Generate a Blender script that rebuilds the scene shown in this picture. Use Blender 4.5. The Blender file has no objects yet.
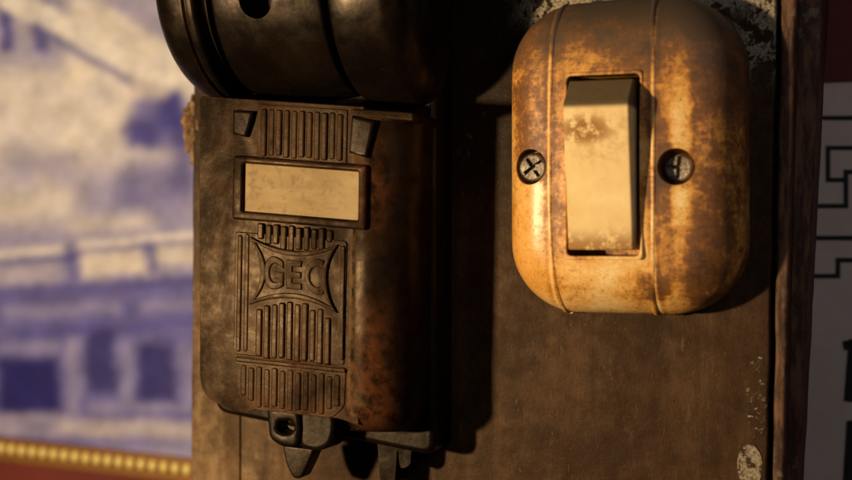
import bpy, bmesh, math, random
from mathutils import Vector, noise as mnoise
random.seed(4)
scene=bpy.context.scene
COL=scene.collection
# ---------------------------------------------------------------- camera
TH=math.radians(20); D=14.0
Rv=Vector((math.cos(TH),math.sin(TH),0)); Fv=Vector((-math.sin(TH),math.cos(TH),0)); Uv=Vector((0,0,1))
C=-D*Fv
def P(px,py,y):
    d=Fv+Rv*((px-426)/100/D)+Uv*((240-py)/100/D)
    t=(y-C.y)/d.y
    p=C+t*d
    return p.x,p.z
def proj(v):
    w=v-C; f=w.dot(Fv)
    return 426+100*D*w.dot(Rv)/f, 240-100*D*w.dot(Uv)/f
cam=bpy.data.cameras.new("camera"); co=bpy.data.objects.new("camera",cam); COL.objects.link(co)
co.location=C; co.rotation_euler=(math.radians(90),0,TH)
cam.sensor_width=36; cam.lens=36*D/8.52; cam.clip_end=200; cam.clip_start=0.1
cam.dof.use_dof=True; cam.dof.focus_distance=D-0.65; cam.dof.aperture_fstop=cam.lens/1000/0.27
scene.camera=co
# ---------------------------------------------------------------- node helper
class M:
    def __init__(s,name):
        s.m=bpy.data.materials.new(name); s.m.use_nodes=True; s.nt=s.m.node_tree
        s.b=s.nt.nodes["Principled BSDF"]
        s.tc=s.nt.nodes.new("ShaderNodeTexCoord"); s.obj=s.tc.outputs["Object"]
        sp=s.nt.nodes.new("ShaderNodeSeparateXYZ"); s.nt.links.new(s.obj,sp.inputs[0])
        s.x,s.y,s.z=sp.outputs
    def put(s,sock,v):
        if hasattr(v,"links"): s.nt.links.new(v,sock)
        elif isinstance(v,tuple) and len(v)==3 and sock.type=='RGBA': sock.default_value=(*v,1)
        else: sock.default_value=v
    def math(s,op,a,b=0.0,clamp=False):
        n=s.nt.nodes.new("ShaderNodeMath"); n.operation=op; n.use_clamp=clamp
        s.put(n.inputs[0],a); s.put(n.inputs[1],b); return n.outputs[0]
    def add(s,a,b): return s.math('ADD',a,b)
    def mul(s,a,b): return s.math('MULTIPLY',a,b)
    def mr(s,v,a,b,c=0.0,d=1.0,smooth=True):
        n=s.nt.nodes.new("ShaderNodeMapRange"); n.interpolation_type='SMOOTHSTEP' if smooth else 'LINEAR'
        s.put(n.inputs[0],v)
        for i,k in enumerate((a,b,c,d)): n.inputs[i+1].default_value=k
        return n.outputs[0]
    def map(s,sc,loc=(0,0,0)):
        n=s.nt.nodes.new("ShaderNodeMapping"); s.nt.links.new(s.obj,n.inputs[0])
        n.inputs["Scale"].default_value=sc; n.inputs["Location"].default_value=loc; return n.outputs[0]
    def noise(s,sc=3,det=6,ro=.6,vec=None,dist=0.0):
        n=s.nt.nodes.new("ShaderNodeTexNoise"); s.nt.links.new(vec or s.obj,n.inputs["Vector"])
        n.inputs["Scale"].default_value=sc;n.inputs["Detail"].default_value=det;n.inputs["Roughness"].default_value=ro;n.inputs["Distortion"].default_value=dist
        return n.outputs["Fac"]
    def mix(s,f,a,b,mode='MIX'):
        n=s.nt.nodes.new("ShaderNodeMix"); n.data_type='RGBA'; n.blend_type=mode
        s.put(n.inputs[0],f); s.put(n.inputs[6],a); s.put(n.inputs[7],b); return n.outputs[2]
    def ramp(s,f,stops):
        n=s.nt.nodes.new("ShaderNodeValToRGB"); e=n.color_ramp.elements
        while len(e)<len(stops): e.new(.5)
        for k,(p,c) in zip(e,stops): k.position=p; k.color=(*c,1)
        s.put(n.inputs[0],f); return n.outputs[0]
    def spot(s,cx,cz,rx,rz):
        dx=s.mul(s.math('SUBTRACT',s.x,cx),1/rx); dz=s.mul(s.math('SUBTRACT',s.z,cz),1/rz)
        d=s.add(s.mul(dx,dx),s.mul(dz,dz)); return s.mr(d,0.0,1.0,1.0,0.0)
    def edge(s,rad=.03):
        b=s.nt.nodes.new("ShaderNodeBevel"); b.samples=4; b.inputs[0].default_value=rad
        g=s.nt.nodes.new("ShaderNodeNewGeometry")
        d=s.nt.nodes.new("ShaderNodeVectorMath"); d.operation='DOT_PRODUCT'
        s.nt.links.new(b.outputs[0],d.inputs[0]); s.nt.links.new(g.outputs["Normal"],d.inputs[1])
        return s.mr(d.outputs["Value"],0.99,0.80,0.0,1.0)
    def bump(s,h,strength=.3,dist=.05,prev=None):
        n=s.nt.nodes.new("ShaderNodeBump"); n.inputs["Strength"].default_value=strength; n.inputs["Distance"].default_value=dist
        s.put(n.inputs["Height"],h)
        if prev is not None: s.nt.links.new(prev,n.inputs["Normal"])
        return n.outputs[0]
    def out(s,col,rough=.5,metal=0.0,nrm=None,spec=None,tint=None):
        s.put(s.b.inputs["Base Color"],col); s.put(s.b.inputs["Roughness"],rough); s.put(s.b.inputs["Metallic"],metal)
        if nrm is not None: s.nt.links.new(nrm,s.b.inputs["Normal"])
        if spec is not None: s.put(s.b.inputs["Specular IOR Level"],spec)
        if tint is not None: s.put(s.b.inputs["Specular Tint"],tint)
        return s.m
# ---------------------------------------------------------------- mesh helper
class Acc:
    def __init__(s): s.bm=bmesh.new()
    def add(s,bm):
        me=bpy.data.meshes.new("tmp"); bm.to_mesh(me); bm.free(); s.bm.from_mesh(me); bpy.data.meshes.remove(me)
    def obj(s,name,mat,parent=None,smooth=True,wn=True,angle=None):
        bmesh.ops.recalc_face_normals(s.bm,faces=s.bm.faces)
        me=bpy.data.meshes.new(name); s.bm.to_mesh(me); s.bm.free()
        o=bpy.data.objects.new(name,me); COL.objects.link(o); me.materials.append(mat)
        if smooth:
            for p in me.polygons: p.use_smooth=True
            if angle: me.set_sharp_from_angle(angle=math.radians(angle))
        if wn:
            w=o.modifiers.new("wn",'WEIGHTED_NORMAL'); w.keep_sharp=True
        if parent: setpar(o,parent)
        return o
def setpar(o,parent):
    o.parent=parent; o.matrix_parent_inverse=parent.matrix_basis.inverted()
def empty(name,loc,label,cat,**kw):
    e=bpy.data.objects.new(name,None); e.location=loc; e.empty_display_size=.2; COL.objects.link(e)
    e["label"]=label; e["category"]=cat
    for k,v in kw.items(): e[k]=v
    return e
def prism(pts,yf,yb,bev=0.0,seg=3,corner=0.0):
    bm=bmesh.new()
    f=[bm.verts.new((x,yf,z)) for x,z in pts]; b=[bm.verts.new((x,yb,z)) for x,z in pts]
    n=len(pts)
    bm.faces.new(f); bm.faces.new(b[::-1])
    for i in range(n): bm.faces.new((f[i],b[i],b[(i+1)%n],f[(i+1)%n]))
    bmesh.ops.recalc_face_normals(bm,faces=bm.faces)
    if bev>0:
        es=[e for e in bm.edges if all(abs(v.co.y-yf)<1e-6 for v in e.verts)]
        bmesh.ops.bevel(bm,geom=es,offset=bev,segments=seg,affect='EDGES',profile=.5,clamp_overlap=True)
    return bm
def roundpts(pts,r,seg=5):
    out=[];n=len(pts)
    for i in range(n):
        p=Vector(pts[i]);a=Vector(pts[i-1]);b=Vector(pts[(i+1)%n])
        rr=r[i] if isinstance(r,(list,tuple)) else r
        if rr<=0: out.append(tuple(p)); continue
        rr=min(rr,(a-p).length*.48,(b-p).length*.48)
        p1=p+(a-p).normalized()*rr; p2=p+(b-p).normalized()*rr
        for k in range(seg+1):
            t=k/seg; out.append(tuple((1-t)**2*p1+2*t*(1-t)*p+t*t*p2))
    return out
def ring(outer,inner,yf,yb,bev=0.0):
    bm=bmesh.new(); n=len(outer)
    of=[bm.verts.new((x,yf,z)) for x,z in outer]; inf=[bm.verts.new((x,yf,z)) for x,z in inner]
    ob=[bm.verts.new((x,yb,z)) for x,z in outer]; ib=[bm.verts.new((x,yb,z)) for x,z in inner]
    for i in range(n):
        j=(i+1)%n
        bm.faces.new((of[i],of[j],inf[j],inf[i])); bm.faces.new((of[i],ob[i],ob[j],of[j]))
        bm.faces.new((inf[i],inf[j],ib[j],ib[i])); bm.faces.new((ob[i],ib[i],ib[j],ob[j]))
    bmesh.ops.recalc_face_normals(bm,faces=bm.faces)
    if bev>0:
        es=[e for e in bm.edges if all(abs(v.co.y-yf)<1e-6 for v in e.verts) and any(any(abs(v.co.y-yb)<1e-6 for v in f.verts) for f in e.link_faces)]
        bmesh.ops.bevel(bm,geom=es,offset=bev,segments=2,affect='EDGES',profile=.5,clamp_overlap=True)
    return bm
def cut(o,cutter_bm):
    me=bpy.data.meshes.new("cut"); bmesh.ops.recalc_face_normals(cutter_bm,faces=cutter_bm.faces); cutter_bm.to_mesh(me); cutter_bm.free()
    c=bpy.data.objects.new("cut",me); COL.objects.link(c)
    md=o.modifiers.new("b",'BOOLEAN'); md.object=c; md.operation='DIFFERENCE'; md.solver='EXACT'
    bpy.context.view_layer.update()
    dg=bpy.context.evaluated_depsgraph_get(); new=bpy.data.meshes.new_from_object(o.evaluated_get(dg))
    o.modifiers.remove(md); old=o.data; o.data=new; bpy.data.meshes.remove(old)
    bpy.data.objects.remove(c); bpy.data.meshes.remove(me)
def cyl_y(cx,cz,r,y0,y1,seg=40,r2=None):
    bm=bmesh.new(); r2=r2 or r
    a=[bm.verts.new((cx+r*math.cos(t),y0,cz+r*math.sin(t))) for t in [2*math.pi*i/seg for i in range(seg)]]
    b=[bm.verts.new((cx+r2*math.cos(t),y1,cz+r2*math.sin(t))) for t in [2*math.pi*i/seg for i in range(seg)]]
    bm.faces.new(a); bm.faces.new(b[::-1])
    for i in range(seg): bm.faces.new((a[i],b[i],b[(i+1)%seg],a[(i+1)%seg]))
    bmesh.ops.recalc_face_normals(bm,faces=bm.faces)
    return bm
# ---------------------------------------------------------------- materials
def mat_bakelite(name,dark=(.0075,.0038,.0019),brown=(.024,.0108,.0044),red=(.085,.028,.009),spots=(),amount=.5,spec=.055,rub=(.10,.051,.020),shade_x=None,tint=(1,.72,.46)):
    m=M(name)
    n1=m.noise(1.5,8,.60); n2=m.noise(7,8,.64); n3=m.noise(45,3,.6); n4=m.noise(2.0,8,.62,m.map((1,1,.6),(4,4,4)),.5); n5=m.noise(15,4,.6)
    f=m.mr(m.add(n1,m.mul(n2,.30)),.50,.80)
    c=m.mix(m.mul(f,amount*1.6),dark,brown)
    for (cx,cz,rx,rz,a) in spots:
        c=m.mix(m.mul(m.mul(m.spot(cx,cz,rx,rz),m.mr(n2,.34,.62)),a),c,red)
    c=m.mix(m.mr(n4,.46,.64,0,.75),c,(.0045,.0026,.0016))
    c=m.mix(m.mr(n5,.50,.70,0,.3),c,(.005,.003,.002))
    if shade_x: c=m.mix(m.mr(m.x,shade_x[0],shade_x[1],0,.5),c,(.006,.0033,.002))  # shade of the right flank painted into the base colour
    e=m.edge(.030); c=m.mix(m.mul(e,m.mr(n2,.38,.62,.12,1)),c,rub)
    sp=m.mr(m.noise(18,3,.6),.66,.72); c=m.mix(m.mul(sp,.6),c,(.003,.002,.0015))
    dust=m.mul(m.mr(n3,.64,.76),m.mr(n2,.5,.68))
    c=m.mix(m.mul(dust,.3),c,(.15,.09,.04))
    b=m.bump(n1,.10,.10); b=m.bump(n2,.07,.035,b); b=m.bump(n5,.025,.012,b)
    sv=m.mr(n4,.38,.62,spec*2.3,spec*.6)
    return m.out(c,m.mr(n2,.35,.65,.30,.44),0,b,sv,tint)
def mat_board():
    m=M("stained_wood")
    g=m.noise(1.8,8,.6,m.map((2.2,2.2,.3)),.5); g2=m.noise(20,5,.6,m.map((3,3,.35)))
    n=m.noise(.9,8,.66); n2=m.noise(6,9,.72); n3=m.noise(38,4,.6); n5=m.noise(75,3,.6)
    c=m.ramp(g,[(.3,(.040,.0195,.0083)),(.5,(.064,.032,.0140)),(.7,(.094,.050,.023))])
    c=m.mix(m.mul(m.mr(g2,.5,.62),.35),c,(.028,.014,.0065))
    st=m.mr(m.add(n,m.mul(n2,.45)),.60,.82)
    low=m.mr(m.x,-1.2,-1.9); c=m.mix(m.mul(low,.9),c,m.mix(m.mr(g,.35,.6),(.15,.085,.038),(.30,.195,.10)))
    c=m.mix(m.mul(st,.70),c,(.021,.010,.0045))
    top_shade=m.mul(m.mr(m.z,-.5,.9),m.mr(m.x,2.6,1.3,.0,1.0))  # dirt at upper left, darkened further in place of lamp falloff and drum shadow
    c=m.mix(m.mul(top_shade,.92),c,(.010,.006,.004))
    edge=m.mr(m.x,3.05,3.45)
    c=m.mix(m.mul(edge,m.mr(n2,.4,.6,.3,.85)),c,(.026,.011,.006))
    sc=m.noise(9,6,.7,m.map((1,1,.25),(3,0,4)),1.2); scm=m.mul(m.mr(sc,.60,.65),m.mr(n2,.48,.6)); c=m.mix(m.mul(scm,.5),c,(.17,.11,.06))
    sc=m.noise(5,9,.78,m.map((1.2,1,.8),(13,0,4)),.8); scm=m.mr(sc,.58,.66); c=m.mix(m.mul(scm,.25),c,(.13,.085,.05))
    sp=m.mr(m.noise(26,2,.5),.66,.71); c=m.mix(m.mul(sp,.65),c,(.008,.004,.003))
    sp=m.mr(m.noise(30,2,.5,m.map((1,1,1),(9,9,9))),.69,.74); c=m.mix(m.mul(sp,.4),c,(.22,.15,.08))
    c=m.mix(m.mr(n5,.5,.7,0,.45),c,(.014,.008,.005))
    px=m.mr(m.x,2.9,3.2)
    fl=m.mul(m.mul(m.mr(m.noise(4.2,10,.72,None,.6),.48,.51),px),m.mr(m.z,1.35,1.8))
    cx,cz=P(750,466,0); fl4=m.mul(m.mr(m.noise(6,10,.74,None,.6),.46,.49),m.mr(m.spot(cx,cz,.14,.24),.15,.3))
    cx,cz=P(757,395,0); fl5=m.mul(m.mr(m.noise(14,10,.74,None,.6),.55,.57),m.mr(m.spot(cx,cz,.12,.5),.1,.3))
    fl2=m.mul(m.mr(m.noise(5,10,.72,m.map((1,1,1),(7,3,1))),.44,.48),m.mul(m.mr(m.z,2.0,2.2),m.mr(m.x,.8,1.2)))
    fl3=m.mul(m.mr(n3,.7,.75),m.mr(n,.45,.6))
    F=m.math('MAXIMUM',m.math('MAXIMUM',fl,fl2),m.math('MAXIMUM',m.mul(fl3,.5),m.math('MAXIMUM',fl4,fl5)))
    c=m.mix(m.mul(F,.88),c,m.mix(m.mr(n3,.35,.6),(.15,.11,.07),(.40,.34,.23)))
    b=m.bump(g2,.06,.02); b=m.bump(n2,.25,.04,b); b=m.bump(n3,.20,.015,b); b=m.bump(F,.8,.05,b)
    return m.out(c,m.mr(n2,.3,.7,.42,.6),0,b,.14,(1,.8,.6))
def mat_cover(xs):
    m=M("aged_ivory_plastic")
    n=m.noise(1.5,8,.58,None,.4); n2=m.noise(5.5,10,.74,None,.3); n3=m.noise(24,6,.72); n4=m.noise(60,3,.6)
    st=m.noise(4,8,.7,m.map((1.0,1.0,2.5),(2,1,5)),.6)
    v=m.add(m.add(m.mul(n,.50),m.mul(n2,.32)),m.mul(st,.18))
    v=m.add(v,m.mul(m.math('SUBTRACT',n3,.5),.22))
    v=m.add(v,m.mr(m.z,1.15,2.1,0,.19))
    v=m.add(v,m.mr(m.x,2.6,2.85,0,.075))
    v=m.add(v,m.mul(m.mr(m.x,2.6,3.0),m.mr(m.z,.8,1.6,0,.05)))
    v=m.add(v,m.mul(m.spot(1.50,1.0,.22,.9),.08))
    v=m.add(v,m.mul(m.spot(2.50,.35,.15,1.0),.11))
    v=m.add(v,m.mul(m.spot(2.30,-.42,.32,.24),.09))
    v=m.add(v,m.mul(m.spot(2.85,-.1,.35,.45),.07))
    v=m.add(v,m.mul(m.spot(1.25,1.2,.25,.6),.06))
    v=m.add(v,m.mul(m.spot(1.8,-.5,.6,.45),-.07))
    v=m.add(v,m.mul(m.spot(1.2,.3,.35,.6),-.05))
    v=m.add(v,m.mul(m.spot(2.68,.7,.12,1.2),-.10))
    for (x,z) in scr_pts: v=m.add(v,m.mul(m.spot(x,z,.25,.25),.06))
    for x in xs:
        d=m.math('ABSOLUTE',m.math('SUBTRACT',m.x,x))
        v=m.add(v,m.mul(m.mr(d,.035,.08,1,0),.05)); v=m.add(v,m.mr(d,.0,.03,-.15,0))
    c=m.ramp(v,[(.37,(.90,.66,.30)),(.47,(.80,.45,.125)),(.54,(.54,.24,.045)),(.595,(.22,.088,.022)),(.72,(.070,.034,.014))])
    glow=m.mul(m.mr(m.z,1.0,-.4),m.mr(m.x,1.75,1.15)); c=m.mix(m.mul(glow,.6),c,m.mix(n2,(.50,.17,.014),(.95,.46,.07)))  # warm glow of the lower left painted into the colour
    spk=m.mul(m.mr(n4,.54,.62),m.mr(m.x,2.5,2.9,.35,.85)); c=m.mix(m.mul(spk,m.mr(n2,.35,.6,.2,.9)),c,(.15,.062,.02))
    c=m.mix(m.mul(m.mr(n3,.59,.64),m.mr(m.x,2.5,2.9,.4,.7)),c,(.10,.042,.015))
    c=m.mix(m.mul(m.mr(m.z,1.4,2.1,0,.88),m.mr(n,.35,.6,.55,1)),c,(.085,.062,.040))  # dusty top; its darkening also stands in for light falling off upwards
    b=m.bump(n2,.08,.04); b=m.bump(n3,.14,.012,b)
    r=m.mr(v,.42,.66,.27,.55)
    return m.out(c,r,0,b,.42)
def mat_rocker(ztop):
    m=M("grubby_ivory_rocker")
    n=m.noise(2.2,8,.6); n2=m.noise(9,8,.68); n3=m.noise(35,4,.6)
    c=m.ramp(n,[(.35,(.78,.55,.24)),(.65,(.90,.71,.36))])
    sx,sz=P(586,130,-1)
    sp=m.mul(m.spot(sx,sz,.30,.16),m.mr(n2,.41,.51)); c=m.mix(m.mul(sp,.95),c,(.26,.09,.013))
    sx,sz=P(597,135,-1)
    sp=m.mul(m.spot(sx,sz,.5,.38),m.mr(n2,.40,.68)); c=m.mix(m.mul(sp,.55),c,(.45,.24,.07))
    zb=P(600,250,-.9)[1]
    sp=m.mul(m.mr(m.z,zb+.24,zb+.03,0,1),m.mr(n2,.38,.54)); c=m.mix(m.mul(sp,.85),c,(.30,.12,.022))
    c=m.mix(m.mul(m.edge(.04),m.mr(n2,.35,.6,.3,1)),c,(.28,.12,.03))
    c=m.mix(m.mul(m.mr(n3,.60,.72),.25),c,(.3,.16,.06))
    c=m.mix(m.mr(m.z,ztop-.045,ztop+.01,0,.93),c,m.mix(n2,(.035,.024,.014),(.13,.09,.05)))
    return m.out(c,.5,0,m.bump(n2,.05,.02),.12,(1,.8,.6))
def mat_simple(name,c1,c2,sc=6,rough=.6,metal=0,bs=.2,stretch=(1,1,1)):
    m=M(name); n=m.noise(sc,7,.65,m.map(stretch)); n2=m.noise(sc*6,4,.6)
    c=m.mix(m.mr(m.add(m.mul(n,.75),m.mul(n2,.25)),.35,.65),c1,c2)
    return m.out(c,rough,metal,m.bump(n2,bs,.02))
def mat_attr(name):
    m=M(name); a=m.nt.nodes.new("ShaderNodeVertexColor"); a.layer_name="Col"
    n=m.noise(30,3,.5); c=m.mix(m.mul(n,.04),a.outputs[0],(.3,.25,.2))
    return m.out(c,.5,0,None,.1)

# ================================================================= BOARD
board=empty("wooden_board",(0.5,0.5,-4),"old brown stained wooden mounting board with chipped paint along its edge","wooden board")
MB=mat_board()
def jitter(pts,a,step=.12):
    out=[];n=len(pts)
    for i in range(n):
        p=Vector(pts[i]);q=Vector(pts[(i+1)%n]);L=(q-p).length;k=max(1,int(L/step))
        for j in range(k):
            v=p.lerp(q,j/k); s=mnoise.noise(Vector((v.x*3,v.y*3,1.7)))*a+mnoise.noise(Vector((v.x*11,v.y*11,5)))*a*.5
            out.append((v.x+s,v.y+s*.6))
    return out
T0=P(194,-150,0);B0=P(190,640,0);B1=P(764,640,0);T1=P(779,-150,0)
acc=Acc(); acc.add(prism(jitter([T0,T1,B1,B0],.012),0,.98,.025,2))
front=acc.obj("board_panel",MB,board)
gx,_=P(240,440,0)
bm=prism([(gx-.012,-4.5),(gx+.012,-4.5),(gx+.016,-1.6),(gx-.008,-1.6)],-.1,.06); cut(front,bm)
a0=P(784,-150,0);a1=P(800,-150,0);b1=P(780,640,0);b0=P(769.5,640,0)
mm=M("dark_worn_edge_wood"); n=mm.noise(5,8,.7,mm.map((3,3,.6))); n2=mm.noise(9,8,.7); e=mm.edge(.05)
c=mm.mix(mm.mr(n,.4,.62),(.045,.020,.010),(.16,.078,.036)); c=mm.mix(mm.mul(e,mm.mr(n2,.42,.56)),c,(.30,.22,.13))
fl=mm.mul(mm.mr(n2,.54,.58),mm.add(mm.mr(mm.z,1.7,2.3),mm.mr(mm.z,-1.9,-2.4))); c=mm.mix(mm.mul(fl,.6),c,(.34,.28,.18))
MEdge=mm.out(c,.6,0,mm.bump(n2,.4,.04),.25)
acc=Acc(); acc.add(prism(jitter([a0,a1,b1,b0],.009,.16),-.02,1.0,.04,3)); acc.obj("edge_strip",MEdge,board)
r1=P(829,-10,.9); r2=P(803,490,.9)
sl=(r1[0]-r2[0])/(r1[1]-r2[1]); rx=lambda z:r2[0]+sl*(z-r2[1])
acc=Acc()
acc.add(prism(jitter([(a1[0]-.05,4.2),(rx(4.2),4.2),(rx(-4.2),-4.2),(b1[0]-.05,-4.2)],.008,.16),.30,.93,.05,3)); acc.obj("rear_batten",MEdge,board)
acc=Acc(); bm=bmesh.new(); bmesh.ops.create_icosphere(bm,subdivisions=5,radius=1)
lx,lz=P(197,128,.15)
for v in bm.verts:
    d=1+.35*mnoise.noise(v.co*1.6)+.22*mnoise.noise(v.co*4.5)+.1*mnoise.noise(v.co*11)
    v.co=Vector((lx+v.co.x*.14*d,.2+v.co.y*.2*d,lz+v.co.z*.36*d))
acc.add(bm); MS=mat_simple("splintered_wood",(.045,.02,.008),(.34,.19,.075),9,.7,0,.6)
acc.obj("splintered_edge",MS,board,wn=False)
acc=Acc(); acc.add(prism([(.9,-4),(2.0,-4),(2.0,4),(.9,4)],1.0,3.55,.02)); acc.obj("wall_batten",MS,board)

# ================================================================= SWITCH
sw=empty("light_switch",(2.1,0,.8),"grimy yellowed ivory rocker light switch screwed to the board","light switch")
xR=P(748,160,-.12)[0]; xL=P(510,160,-.42)[0]
XC=(xR+xL)/2; A=(xR-xL)/2; ZT=P(600,2,-.3)[1]; ZB=P(600,313,-.3)[1]; ZC=(ZT+ZB)/2; Bh=(ZT-ZB)/2; RC=.66
FW=.38; SIDE=.26; FH=.48
def sd(x,z):
    qx=abs(x-XC)-(A-RC); qz=abs(z-ZC)-(Bh-RC)
    return -(math.hypot(max(qx,0),max(qz,0))+min(max(qx,qz),0)-RC)
def surf(x,z):
    d=sd(x,z)
    if d<=0: return 0
    t=min(d/FW,1); f=(1-(1-t)**2.2)**(1/2.2)
    u=(x-XC)/A; w=(z-ZC)/Bh
    return -(SIDE+(FH+.06*(1-u*u)*(1-w*w)-.16*w**4-.05*u**4)*f)
def rr(a,b,r,n=44):
    pts=[]
    r=max(r,.0005)
    for (sx,sz,a0_) in ((1,1,0),(-1,1,90),(-1,-1,180),(1,-1,270)):
        cx=XC+sx*(a-r); cz=ZC+sz*(b-r)
        for k in range(n+1):
            t=math.radians(a0_+90*k/n); pts.append((cx+r*math.cos(t),cz+r*math.sin(t)))
    out=[]
    for i,p in enumerate(pts):
        out.append(p)
        if i%(n+1)==n:
            q=pts[(i+1)%len(pts)]
            for k in range(1,24): t=k/24; out.append((p[0]*(1-t)+q[0]*t,p[1]*(1-t)+q[1]*t))
    return out
bm=bmesh.new(); rings=[]
levels=[(0,0.0),(0,-.1),(0,-.2),(0,-SIDE)]
for (d,y) in levels: rings.append([bm.verts.new((x,y,z)) for x,z in rr(A,Bh,RC)])
ds=[FW*(1-math.cos(math.pi/2*k/18)) for k in range(1,19)]+[FW+.05*k for k in range(1,14)]
for d in ds:
    if d>A-.03: break
    rings.append([bm.verts.new((x,surf(x,z),z)) for x,z in rr(A-d,Bh-d,RC-d)])
for r0,r1_ in zip(rings,rings[1:]):
    n=len(r0)
    for i in range(n): bm.faces.new((r0[i],r0[(i+1)%n],r1_[(i+1)%n],r1_[i]))
bm.faces.new(rings[-1]); bm.faces.new(rings[0][::-1])
bmesh.ops.remove_doubles(bm,verts=bm.verts,dist=.0008)
acc=Acc(); acc.add(bm)
XS=[P(549,160,-.78)[0],P(653,160,-.78)[0]]
scr_pts=[P(531,167,-.70),P(677,167,-.72)]
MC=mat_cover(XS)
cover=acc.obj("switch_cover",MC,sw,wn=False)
ysf=-.78
ox0=P(567,160,ysf)[0]; ox1=P(640,160,ysf)[0]; oz0=P(600,256,ysf)[1]; oz1=P(600,75,ysf)[1]
cut(cover,prism(roundpts([(ox0,oz0),(ox1,oz0),(ox1,oz1),(ox0,oz1)],.05),-1.3,-.40))
scr=scr_pts
for x,z in scr: cut(cover,cyl_y(x,z,.165,-1.2,-.54,48))
for p in cover.data.polygons: p.use_smooth=True
cover.data.set_sharp_from_angle(angle=math.radians(38))
def sweep(path,r,seg=8):
    bm=bmesh.new(); prev=None
    for i,p in enumerate(path):
        t=(path[min(i+1,len(path)-1)]-path[max(i-1,0)]).normalized(); nx=Vector((1,0,0)); ny=t.cross(nx).normalized()
        w=r*(1+.25*mnoise.noise(p*5))
        rg=[bm.verts.new(p+nx*w*1.5*math.cos(2*math.pi*k/seg)+ny*w*math.sin(2*math.pi*k/seg)) for k in range(seg)]
        if prev:
            for k in range(seg): bm.faces.new((prev[k],prev[(k+1)%seg],rg[(k+1)%seg],rg[k]))
        prev=rg
    return bm
for x in XS:
    acc=Acc()
    path=[Vector((x,-.01,ZB)),Vector((x,-.15,ZB))]
    N=200
    for i in range(N+1):
        a=math.pi*i/N; z=ZC-Bh*math.cos(a)*.9995
        xx=x+(.05 if x<XC else -.05)*(abs(z-ZC)/Bh)**3
        path.append(Vector((xx,surf(xx,z)+.008,z)))
    path+= [Vector((path[-1].x,-.15,ZT)),Vector((path[-1].x,-.01,ZT))]
    path[0].x=path[2].x; path[1].x=path[2].x
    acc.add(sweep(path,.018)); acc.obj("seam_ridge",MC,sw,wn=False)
acc=Acc(); acc.add(ring(roundpts([(ox0-.03,oz0-.035),(ox1+.025,oz0-.035),(ox1+.025,oz1+.035),(ox0-.03,oz1+.035)],.05),roundpts([(ox0,oz0),(ox1,oz0),(ox1,oz1),(ox0,oz1)],.05),-.790,-.66,.01))
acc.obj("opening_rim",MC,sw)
yt=-1.06
rx0=ox0+.03; rx1=ox1-.045
zt_=P(600,80,-.8)[1]; zb_=P(600,250,-.84)[1]; zf=P(600,104,yt)[1]
prof=[(-.45,zt_),(-.82,zt_),(yt+.02,zf+.03),(yt,zf-.01),(yt+.10,(zf+zb_)/2),(-.86,zb_),(-.45,zb_)]
bm=bmesh.new(); n=len(prof)
L=[bm.verts.new((rx0,y,z)) for y,z in prof]; Rr=[bm.verts.new((rx1,y,z)) for y,z in prof]
bm.faces.new(L); bm.faces.new(Rr[::-1])
for i in range(n): bm.faces.new((L[i],Rr[i],Rr[(i+1)%n],L[(i+1)%n]))
bmesh.ops.recalc_face_normals(bm,faces=bm.faces)
bmesh.ops.bevel(bm,geom=bm.edges[:],offset=.018,segments=3,affect='EDGES',profile=.5,clamp_overlap=True)
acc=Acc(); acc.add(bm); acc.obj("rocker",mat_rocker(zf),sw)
MSc=mat_simple("dull_steel",(.10,.075,.05),(.34,.29,.22),9,.42,.8,.4)
for i,(x,z) in enumerate(scr):
    acc=Acc(); bm=cyl_y(x,z,.135,-.64,-.5,40)
    es=[e for e in bm.edges if all(abs(v.co.y+.64)<1e-5 for v in e.verts)]
    bmesh.ops.bevel(bm,geom=es,offset=.035,segments=3,affect='EDGES',profile=.5); acc.add(bm)
    s=acc.obj("screw",MSc,sw,angle=30)
    for a in (math.radians(35+i*50),math.radians(125+i*50)):
        c_,s_=math.cos(a),math.sin(a); w,l=.018,.10
        q_=[(x+c_*u-s_*v,z+s_*u+c_*v) for u,v in ((-l,-w),(l,-w),(l,w),(-l,w))]
        cut(s,prism(q_,-.9,-.58))

# ================================================================= FUSE UNIT
YF=-1.15
fu=empty("fuse_holder",(-1.3,0,-2),"old dark brown moulded fuse holder with ribbed front and label window","fuse holder")
def Q(qx,qy,yref=YF):
    px=qx-0.018*(qy-100); py=qy+(qx-200)*(0.065+0.05*(qy-100)/300)
    return P(px,py,yref)
def q(pts,yref=YF): return [Q(a,b,yref) for a,b in pts]
rx_,rz_=Q(374,385); ux_,uz_=Q(370,170)
MK=mat_bakelite("brown_bakelite",spots=((rx_,rz_+.2,.34,.9,.9),(ux_,uz_,.28,.6,.7),(Q(290,400)[0],Q(290,400)[1],.9,.22,.45),(Q(225,180)[0],Q(225,180)[1],.22,.8,.3),(Q(300,330)[0],Q(300,330)[1],.5,.5,.3)),amount=.7,shade_x=(Q(378,200)[0],Q(400,200)[0]))
MD=mat_bakelite("black_bakelite",dark=(.004,.0027,.002),brown=(.010,.0057,.003),red=(.06,.03,.015),amount=.45,spec=.10,rub=(.035,.019,.009),tint=(1,.78,.58))
acc=Acc()
body=roundpts(q([(199,96),(364,96),(364,407),(345,402),(268,402),(240,408),(205,394)]),[.05,.02,.02,.06,.1,.18,.28],7)
acc.add(prism(body,YF,-.35,.12,7))
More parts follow.
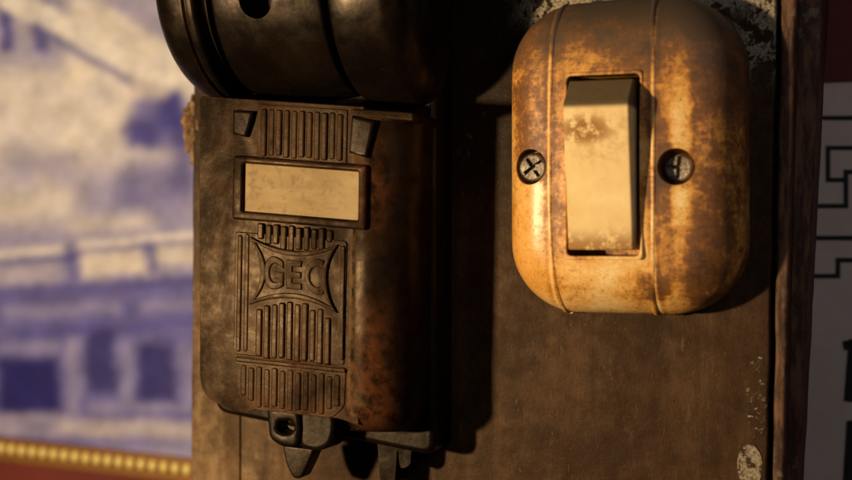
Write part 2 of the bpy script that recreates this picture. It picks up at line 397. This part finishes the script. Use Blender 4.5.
def flank():
    bm=bmesh.new(); prev=None
    NZ_=60; e_=.26
    for i in range(NZ_+1):
        s=i/NZ_
        qy=100+ (416-100)*(1-(1-s)**1.6) if s>.0 else 100
        zb=Q(380,416)[1]; zc=Q(380,qy)[1]; dz=(zc-zb)
        k=0 if dz>e_ else e_*(1-math.sqrt(max(0,1-(1-dz/e_)**2)))
        wob=.014*mnoise.noise(Vector((0,0,zc*2.2)))
        xa=Q(350,qy)[0]; xb=Q(409,qy)[0]-k*.8+wob
        pts=[(xa,-.30),(xa,YF+.02+k),(xa+.06,YF-.004+k)]
        xe=xb-.44
        pts.append((xa+.10,YF-.010+k))
        for j in range(0,21):
            a=math.pi/2*j/20; pts.append((xe+.44*math.sin(a),YF-.012+k+.42*(1-math.cos(a))))
        pts.append((xb,-.30))
        rg=[]
        for (x,y) in pts:
            px_,_=proj(Vector((x,YF,zc))); z=Q(px_+.018*(qy-100),qy)[1]
            rg.append(bm.verts.new((x,y,z)))
        if prev:
            n=len(rg)
            for j in range(n): bm.faces.new((prev[j],prev[(j+1)%n],rg[(j+1)%n],rg[j]))
        else: bm.faces.new(rg)
        prev=rg
    bm.faces.new(prev[::-1])
    return bm
acc.add(flank())
acc.add(prism(roundpts(q([(352,99),(414,99),(414,107),(352,106)]),.02,3),YF-.03,-.3,.02,3))
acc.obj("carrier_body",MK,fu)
acc=Acc()
yb0=YF-.014
acc.add(prism(roundpts(q([(238,228),(350,228),(349,350),(238,350)]),.04),yb0,YF+.05,.011,3))
acc.add(prism(roundpts(q([(240,351),(351,351),(350,390),(338,402),(258,403),(242,390)]),.05),YF-.012,YF+.05,.009,3))
acc.add(prism(roundpts(q([(258,100),(348,100),(348,156),(258,156)]),.02),yb0,YF+.05,.011,3))
RN=0
def rib(x,y0,y1,w=6.4,h=.018,bx=.020):
    global RN; RN+=1
    h=h*(1+.35*math.sin(RN*2.3)); y0+=1.0*math.sin(RN*3.1); y1+=1.2*math.sin(RN*1.7)
    acc.add(prism(roundpts(q([(x-w/2,y0),(x+w/2,y0),(x+w/2,y1),(x-w/2,y1)]),.025,3),yb0-h,YF+.02,bx,5))
for k in range(11): rib(265+k*7.6,104,151)
for k in range(10): rib(264+k*7.6,218,242-3.5*(abs(k-4.5)>2)-6*(abs(k-4.5)>3.6))
for k in range(10): rib(264+k*7.6,293+4*(abs(k-4.5)>2)+6*(abs(k-4.5)>3.6),350)
for k in range(13): rib(249+k*7.8,360,399-4*(abs(k-6)>4)-4*(abs(k-6)>5),6.2,.011,.016)
acc.add(prism(roundpts(q([(241,352),(351,352),(351,357),(241,357)]),.02,3),YF-.028,YF+.02,.014,3))
for x in (243.5,250.5): rib(x,230,346,5,.013,.016)
rib(346,232,346,5,.013,.016)
acc.obj("ribbed_panel",MK,fu)
acc=Acc()
O=roundpts(q([(237,153),(370,153),(370,216),(237,216)]),.03); I=roundpts(q([(247,160),(362,160),(362,207),(247,207)]),.02)
acc.add(ring(O,I,YF-.07,YF+.05,.022)); acc.obj("window_frame",MK,fu)
acc=Acc(); acc.add(prism(q([(249,158),(366,158),(366,209),(249,209)]),YF-.042,YF+.02))
ml=M("faded_tan_label"); n=ml.noise(2.5,7,.6,ml.map((1,1,3))); n2=ml.noise(14,5,.65); x0l,z0l=Q(253,183)
c=ml.ramp(n,[(.3,(.23,.150,.062)),(.7,(.35,.245,.11))]); c=ml.mix(ml.mul(ml.mr(n2,.50,.66),.45),c,(.13,.075,.03))
c=ml.mix(ml.mr(ml.x,x0l+.75,x0l+1.1,0,.4),c,(.48,.36,.18))
acc.obj("label",ml.out(c,.6,0,ml.bump(n2,.06,.02),.15),fu)
for pts in ([(236,108),(256,108),(254,118),(249,134),(236,132)],[(354,106),(377,110),(370,146),(352,142)]):
    acc=Acc(); acc.add(prism(q(pts),YF-.07,YF+.05,.03,4)); acc.obj("retaining_clip",MD,fu)
def concave(x0,y0,x1,y1,dx,dy,n=10):
    pts=[]
    for (a,b,ox,oy) in (((x0,y0),(x1,y0),0,dy),((x1,y0),(x1,y1),-dx,0),((x1,y1),(x0,y1),0,-dy),((x0,y1),(x0,y0),dx,0)):
        for k in range(n):
            t=k/n; s=4*t*(1-t); pts.append((a[0]*(1-t)+b[0]*t+ox*s,a[1]*(1-t)+b[1]*t+oy*s))
    return pts
acc=Acc()
Oo=q(concave(254,232,342,299,11,10)); Ii=q(concave(260,237.5,336,293.5,10.5,10))
acc.add(prism(Oo,YF-.026,YF,.008,1))
acc.add(ring(Oo,Ii,YF-.046,YF-.02,.017))
emb=acc.obj("emblem",MK,fu)
def letter(ch,x0,x1):
    cu=bpy.data.curves.new("t",'FONT'); cu.body=ch; cu.extrude=.05; cu.resolution_u=8; cu.offset=.006; cu.bevel_depth=.034; cu.bevel_resolution=3
    o=bpy.data.objects.new("t",cu); COL.objects.link(o); bpy.context.view_layer.update()
    me=bpy.data.meshes.new_from_object(o.evaluated_get(bpy.context.evaluated_depsgraph_get()))
    bm=bmesh.new(); bm.from_mesh(me); bmesh.ops.remove_doubles(bm,verts=bm.verts,dist=1e-5)
    vs_=bm.verts
    xs=[v.co.x for v in vs_]; ys=[v.co.y for v in vs_]; a,b,c_,d=min(xs),max(xs),min(ys),max(ys); zm=max(v.co.z for v in vs_)
    for v in vs_:
        u=(v.co.x-a)/(b-a); w=(v.co.y-c_)/(d-c_); qx=x0+(x1-x0)*u; hh=14+6*((qx-298)/30)**2
        X,Z=Q(qx,265.5+hh*(1-2*w))
        v.co=Vector((X,YF-.028-.015*v.co.z/zm,Z))
    bpy.data.objects.remove(o); bpy.data.meshes.remove(me)
    return bm
for ch,x0,x1 in (("G",269,288),("E",291,306),("C",309,328)):
    acc=Acc(); acc.add(letter(ch,x0,x1)); acc.obj("letter",MK,fu,angle=60,wn=False)
ax_y=-.48; R=1.12; zax=P(300,103,ax_y)[1]+R
xl=P(147,0,ax_y-R*.9)[0]; xr=P(422,60,ax_y-.6)[0]
xg1=P(200,0,-1.55)[0]; xg2=P(322,0,-1.55)[0]
def rad(x):
    r=R
    t=(x-xl)/.34
    if t<1: r*=.70+.30*math.sqrt(max(0,1-(1-t)**2))
    t=(xr-x)/.25
    if t<1: r*=.78+.22*math.sqrt(max(0,1-(1-t)**2))
    r-=.14*math.exp(-((x-xg1)/.065)**4)
    r-=.03*math.exp(-((x-xg1+.17)/.02)**4)
    r-=.10*math.exp(-((x-xg2)/.04)**4)
    if xg1<x<xg2: r-=.05+.05*abs((x-(xg1+xg2)/2)/((xg2-xg1)/2))**4
    if x>xg2: r-=.05*abs(((x-(xg2+xr)/2)/((xr-xg2)/2)))**4
    return r
bm=bmesh.new(); NS=240; NA=128; prev=None
for i in range(NS+1):
    x=xl+(xr-xl)*i/NS; r=rad(x); s_l=-.055*(x-xl-1)
    rg=[bm.verts.new((x,ax_y+r*math.cos(2*math.pi*k/NA)*(1 if math.cos(2*math.pi*k/NA)<0 else .35),zax+s_l+r*math.sin(2*math.pi*k/NA))) for k in range(NA)]
    if prev:
        for k in range(NA): bm.faces.new((prev[k],prev[(k+1)%NA],rg[(k+1)%NA],rg[k]))
    else: bm.faces.new(rg)
    prev=rg
bm.faces.new(prev)
acc=Acc(); acc.add(bm); drum=acc.obj("drum_grip",MD,fu,wn=False)
hx,hz=P(256,0,-1.5); cut(drum,cyl_y(hx,hz,.17,-2,-1.2,40))
for p in drum.data.polygons: p.use_smooth=True
drum.data.set_sharp_from_angle(angle=math.radians(40))
acc=Acc()
bx0=P(228,0,-.2)[0]; bx1=P(445,0,-.2)[0]
acc.add(prism(roundpts([(bx0,P(0,398,-.2)[1]),(bx1,P(0,428,-.2)[1]),(bx1,3.5),(bx0,3.5)],.15),-.5,0,.06,3))
acc.obj("fuse_base",MD,fu)
def W(pts,y): return [P(a,b,y) for a,b in pts]
acc=Acc()
O=roundpts(W([(269,404),(302,406),(304,428),(301,446),(286,447),(272,438)],-.85),.06,3)
cx,cz=P(288,426,-.85); I=[]
for (x,z) in O:
    a=math.atan2(z-cz,x-cx); I.append((cx+.09*math.cos(a),cz+.065*math.sin(a)))
acc.add(ring(O,I,-.93,-.68,.04))
acc.add(prism(roundpts(W([(300,400),(334,408),(337,428),(332,446),(318,452),(300,448)],-.85),.08,4),-.88,-.55,.06,4))
acc.add(prism(roundpts(W([(284,444),(317,448),(310,464),(303,478),(295,478),(288,464)],-.75),.05,4),-.80,-.6,.06,4))
acc.obj("terminal_lug",MD,fu)
acc=Acc()
acc.add(prism(roundpts(W([(375,405),(416,410),(416,432),(414,464),(404,468),(401,446),(398,484),(384,484),(381,440),(375,430)],-.3),.05,3),-.40,-.05,.05,4))
acc.obj("terminal_lug",MD,fu)

# ================================================================= BACKGROUND
YW=3.6
mw=M("dark_red_wall"); n=mw.noise(1.5,6,.6); MW=mw.out(mw.mix(n,(.10,.010,.008),(.22,.03,.018)),.7,0,mw.bump(mw.noise(20,4),.2,.03))
acc=Acc(); acc.add(prism([(-14,-8),(14,-8),(14,9),(-14,9)],YW,YW+.3)); w=acc.obj("wall",MW,None,smooth=False,wn=False)
w["label"]="dark red painted wall behind the board"; w["category"]="wall"; w["kind"]="structure"
YP=YW-.12
pf=empty("framed_picture",(-5,YP,-1),"gold beaded frame holding a faded blue print of a house","framed picture")
pA=Vector((*P(0,446,YP),)); pB=Vector((*P(192,468,YP),)); ang=math.atan2(pB.y-pA.y,pB.x-pA.x)
ca,sa=math.cos(ang),math.sin(ang)
def L2(u,v): return (pA.x+ca*u-sa*v, pA.y+sa*u+ca*v)
U0,U1,V1=-3.2,4.3,8.2
me=bpy.data.meshes.new("print"); NX,NZ=190,230
vs=[];fs=[]
for j in range(NZ+1):
    for i in range(NX+1):
        x,z=L2(U0+(U1-U0)*i/NX,.0+(V1)*j/NZ); vs.append((x,YP,z))
for j in range(NZ):
    for i in range(NX): a=j*(NX+1)+i; fs.append((a,a+1,a+NX+2,a+NX+1))
me.from_pydata(vs,[],fs)
def lin(c): return tuple(((k/255)/12.92 if k/255<=.04045 else ((k/255+.055)/1.055)**2.4) for k in c)
CR=(246,234,214);LV=(172,164,190);BL=(80,75,150);DB=(46,42,108);ML=(114,109,166)
shapes=[
 (100,60,300,110,0,50,CR,1),(20,30,46,42,0,14,LV,.8),(8,28,7,24,4,6,BL,.9),(42,26,8,26,4,6,BL,.8),(60,8,9,16,0,10,BL,.35),
 (150,-2,70,26,25,10,LV,.8),(150,18,34,10,30,8,(160,150,176),.6),(90,42,100,11,29,5,(250,240,222),1),(104,66,84,5,29,5,ML,.7),
 (50,112,70,30,5,20,(242,230,214),.8),(162,124,34,26,10,14,ML,.95),(172,110,14,22,0,9,BL,.95),(142,134,16,14,0,9,BL,.85),(186,132,12,12,0,8,DB,.5),(150,88,18,8,10,7,(220,206,192),.9),
 (45,165,34,8,-10,12,ML,.4),(20,150,18,12,0,14,LV,.4),(95,190,45,14,5,16,LV,.75),(155,185,40,26,-12,18,ML,.7),(185,160,12,30,0,12,BL,.6),
 (30,205,44,18,-3,16,(232,220,202),.9),(110,222,40,8,-5,12,(232,220,202),.8),
 (100,254,110,3,-6,6,BL,.75),(100,244,110,4,-6,5,(238,226,206),.9),(110,264,34,11,-4,7,(234,220,198),1),(178,254,22,9,-4,7,(234,220,198),.95),(25,274,34,8,-4,8,(192,182,188),.8),
 (100,290,120,9,-4,7,BL,.85),(72,262,6,20,0,6,BL,.7),(150,256,4,16,0,6,BL,.5),
 (100,370,130,78,-2,12,ML,1),(60,310,60,6,-3,7,LV,.6),(170,306,30,5,-3,7,LV,.5),(110,328,90,5,-4,7,BL,.55),
 (28,386,30,28,0,8,DB,1),(28,348,30,6,0,6,LV,.5),(74,376,8,38,0,8,LV,.65),(101,362,15,32,0,8,DB,.8),(128,374,7,32,0,8,LV,.55),(157,372,18,28,0,8,DB,.85),(190,376,8,34,0,8,LV,.5),
 (100,428,130,9,2,8,(206,192,186),.85),(26,425,30,6,2,8,BL,.5),(140,408,50,4,0,7,LV,.6)]
att=me.color_attributes.new("Col",'FLOAT_COLOR','POINT')
lins=[(s,lin(s[6])) for s in shapes]
for i,v in enumerate(me.vertices):
    px,py=proj(v.co); c=list(lin(LV))
    if -60<px<260 and -60<py<480:
        jx=mnoise.noise(Vector((px/34,py/34,3)))*5+mnoise.noise(Vector((px/9,py/9,3)))*2; jy=mnoise.noise(Vector((px/34,py/34,9)))*3+mnoise.noise(Vector((px/9,py/9,8)))*1.5
        for (cx,cy,hw,hh,dg,so,_,al_),lc in lins:
            a=math.radians(dg); dx=px+jx-cx; dy=py+jy-cy
            lx=dx*math.cos(a)+dy*math.sin(a); ly=-dx*math.sin(a)+dy*math.cos(a)
            ux=max(0,min(1,.5-(abs(lx)-hw)/(2*so))); uy=max(0,min(1,.5-(abs(ly)-hh)/(2*so)))
            f=al_*ux*ux*(3-2*ux)*uy*uy*(3-2*uy)
            if f>0:
                for k in range(3): c[k]=c[k]*(1-f)+lc[k]*f
    g=1+.26*mnoise.noise(Vector((px/24,py/24,0)))+.16*mnoise.noise(Vector((px/8,py/8,4)))
    h_=mnoise.noise(Vector((px/30,py/20,7)))*.10
    att.data[i].color=(min(.95,c[0]*g*(.88-h_)),min(.95,c[1]*g*(.94-h_*.8)),min(1,c[2]*g*1.18),1)
po=bpy.data.objects.new("print",me); COL.objects.link(po); me.materials.append(mat_attr("faded_print")); setpar(po,pf)
MG=M("dull_gilt"); n=MG.noise(6,5,.6); MGm=MG.out(MG.mix(n,(.22,.09,.018),(.36,.17,.04)),.5,.3,MG.bump(n,.2,.03))
MG=M("bright_gilt"); n=MG.noise(6,5,.6); MGb=MG.out(MG.mix(n,(1,.74,.18),(1,.88,.36)),.22,0,None,.8)
def lbar(u0,u1,v0,v1,yf,bev): return prism([L2(u0,v0),L2(u1,v0),L2(u1,v1),L2(u0,v1)],yf,YP+.1,bev,3)
acc=Acc()
acc.add(lbar(U0-.3,U1+.3,-.20,.14,YP-.10,.03))
acc.add(lbar(U0-.3,U1+.3,V1-.05,V1+.3,YP-.10,.03))
acc.add(lbar(U0-.3,U0,.145,V1-.055,YP-.10,.03)); acc.add(lbar(U1,U1+.3,.145,V1-.055,YP-.10,.03))
acc.obj("gilt_frame",MGm,pf,angle=40)
acc=Acc(); u=U0
while u<U1:
    bm=bmesh.new(); bmesh.ops.create_uvsphere(bm,u_segments=12,v_segments=8,radius=.066)
    x,z=L2(u,0.0)
    for v in bm.verts: v.co=Vector((x+v.co.x,YP-.13+v.co.y,z+v.co.z*1.2))
    acc.add(bm); u+=.175
bt=acc.obj("bead_trim",MGb,pf,wn=False); bt["kind"]="stuff"
YS=2.6
sg=empty("sign_panel",(7,YS,-1),"pale grey panel with black key-pattern border lines","sign")
acc=Acc(); s0=P(800,84,YS); s1=P(1010,640,YS)
acc.add(prism([(s0[0],s1[1]),(s1[0],s1[1]),(s1[0],s0[1]),(s0[0],s0[1])],YS,YS+.06,.01,1))
acc.add(prism([(s0[0]+.2,-1),(s1[0]-.2,-1),(s1[0]-.2,1),(s0[0]+.2,1)],YS+.06,YW))
MSg=mat_simple("pale_panel",(.74,.58,.48),(.80,.66,.56),2,.6,0,.05); acc.obj("panel",MSg,sg)
Mblk=mat_simple("black_paint",(.008,.008,.009),(.014,.014,.014),5,.7)
def stroke(xa,ya,xb,yb,w=4):
    a=Vector(P(xa,ya,YS)); b=Vector(P(xb,yb,YS)); d=(b-a).normalized(); nn=Vector((-d.y,d.x))*w/200; d=d*w/200
    acc.add(prism([tuple(a-d-nn),tuple(b+d-nn),tuple(b+d+nn),tuple(a-d+nn)],YS-.006-stroke.k*.0005,YS)); stroke.k+=1
stroke.k=0
for grp in (((812,118,880,118),),((828,148,880,148),(828,148,828,180),(828,180,842,180)),((812,206,846,206),(846,206,846,172),(846,172,880,172)),
          ((812,238,880,238),),((812,276,838,276),(838,276,838,260),(838,260,880,260))):
    acc=Acc()
    for s in grp: stroke(*s,5)
    acc.obj("key_border",Mblk,sg,smooth=False,wn=False)
for grp in (((848,345,880,340,10),(854,345,850,396,12),(850,396,880,390,9)),((852,425,880,421,10),(852,430,849,476,12),(862,452,882,456,9))):
    acc=Acc()
    for s in grp: stroke(*s)
    acc.obj("lettering",Mblk,sg,smooth=False,wn=False)

# ================================================================= LIGHT
def area(name,loc,tgt,power,size,col):
    l=bpy.data.lights.new(name,'AREA'); l.energy=power; l.size=size; l.color=col
    o=bpy.data.objects.new(name,l); COL.objects.link(o); o.location=loc
    o.rotation_euler=(Vector(tgt)-Vector(loc)).to_track_quat('-Z','Y').to_euler(); return o
al=math.radians(31); el=math.radians(0); T=Vector((.8,0,-.4))
Ld=Vector((-math.sin(al)*math.cos(el),-math.cos(al)*math.cos(el),math.sin(el)))
area("warm_lamp",T+Ld*14,T,2550,.7,(1,.74,.44))
area("soft_fill",(8,-9,4),(1,0,0),130,6,(.95,.9,.95))
wd=bpy.data.worlds.new("World"); scene.world=wd; wd.use_nodes=True
wd.node_tree.nodes["Background"].inputs[0].default_value=(.8,.75,.9,1); wd.node_tree.nodes["Background"].inputs[1].default_value=.015
scene.view_settings.view_transform='Standard'; scene.view_settings.look='None'; scene.view_settings.exposure=0
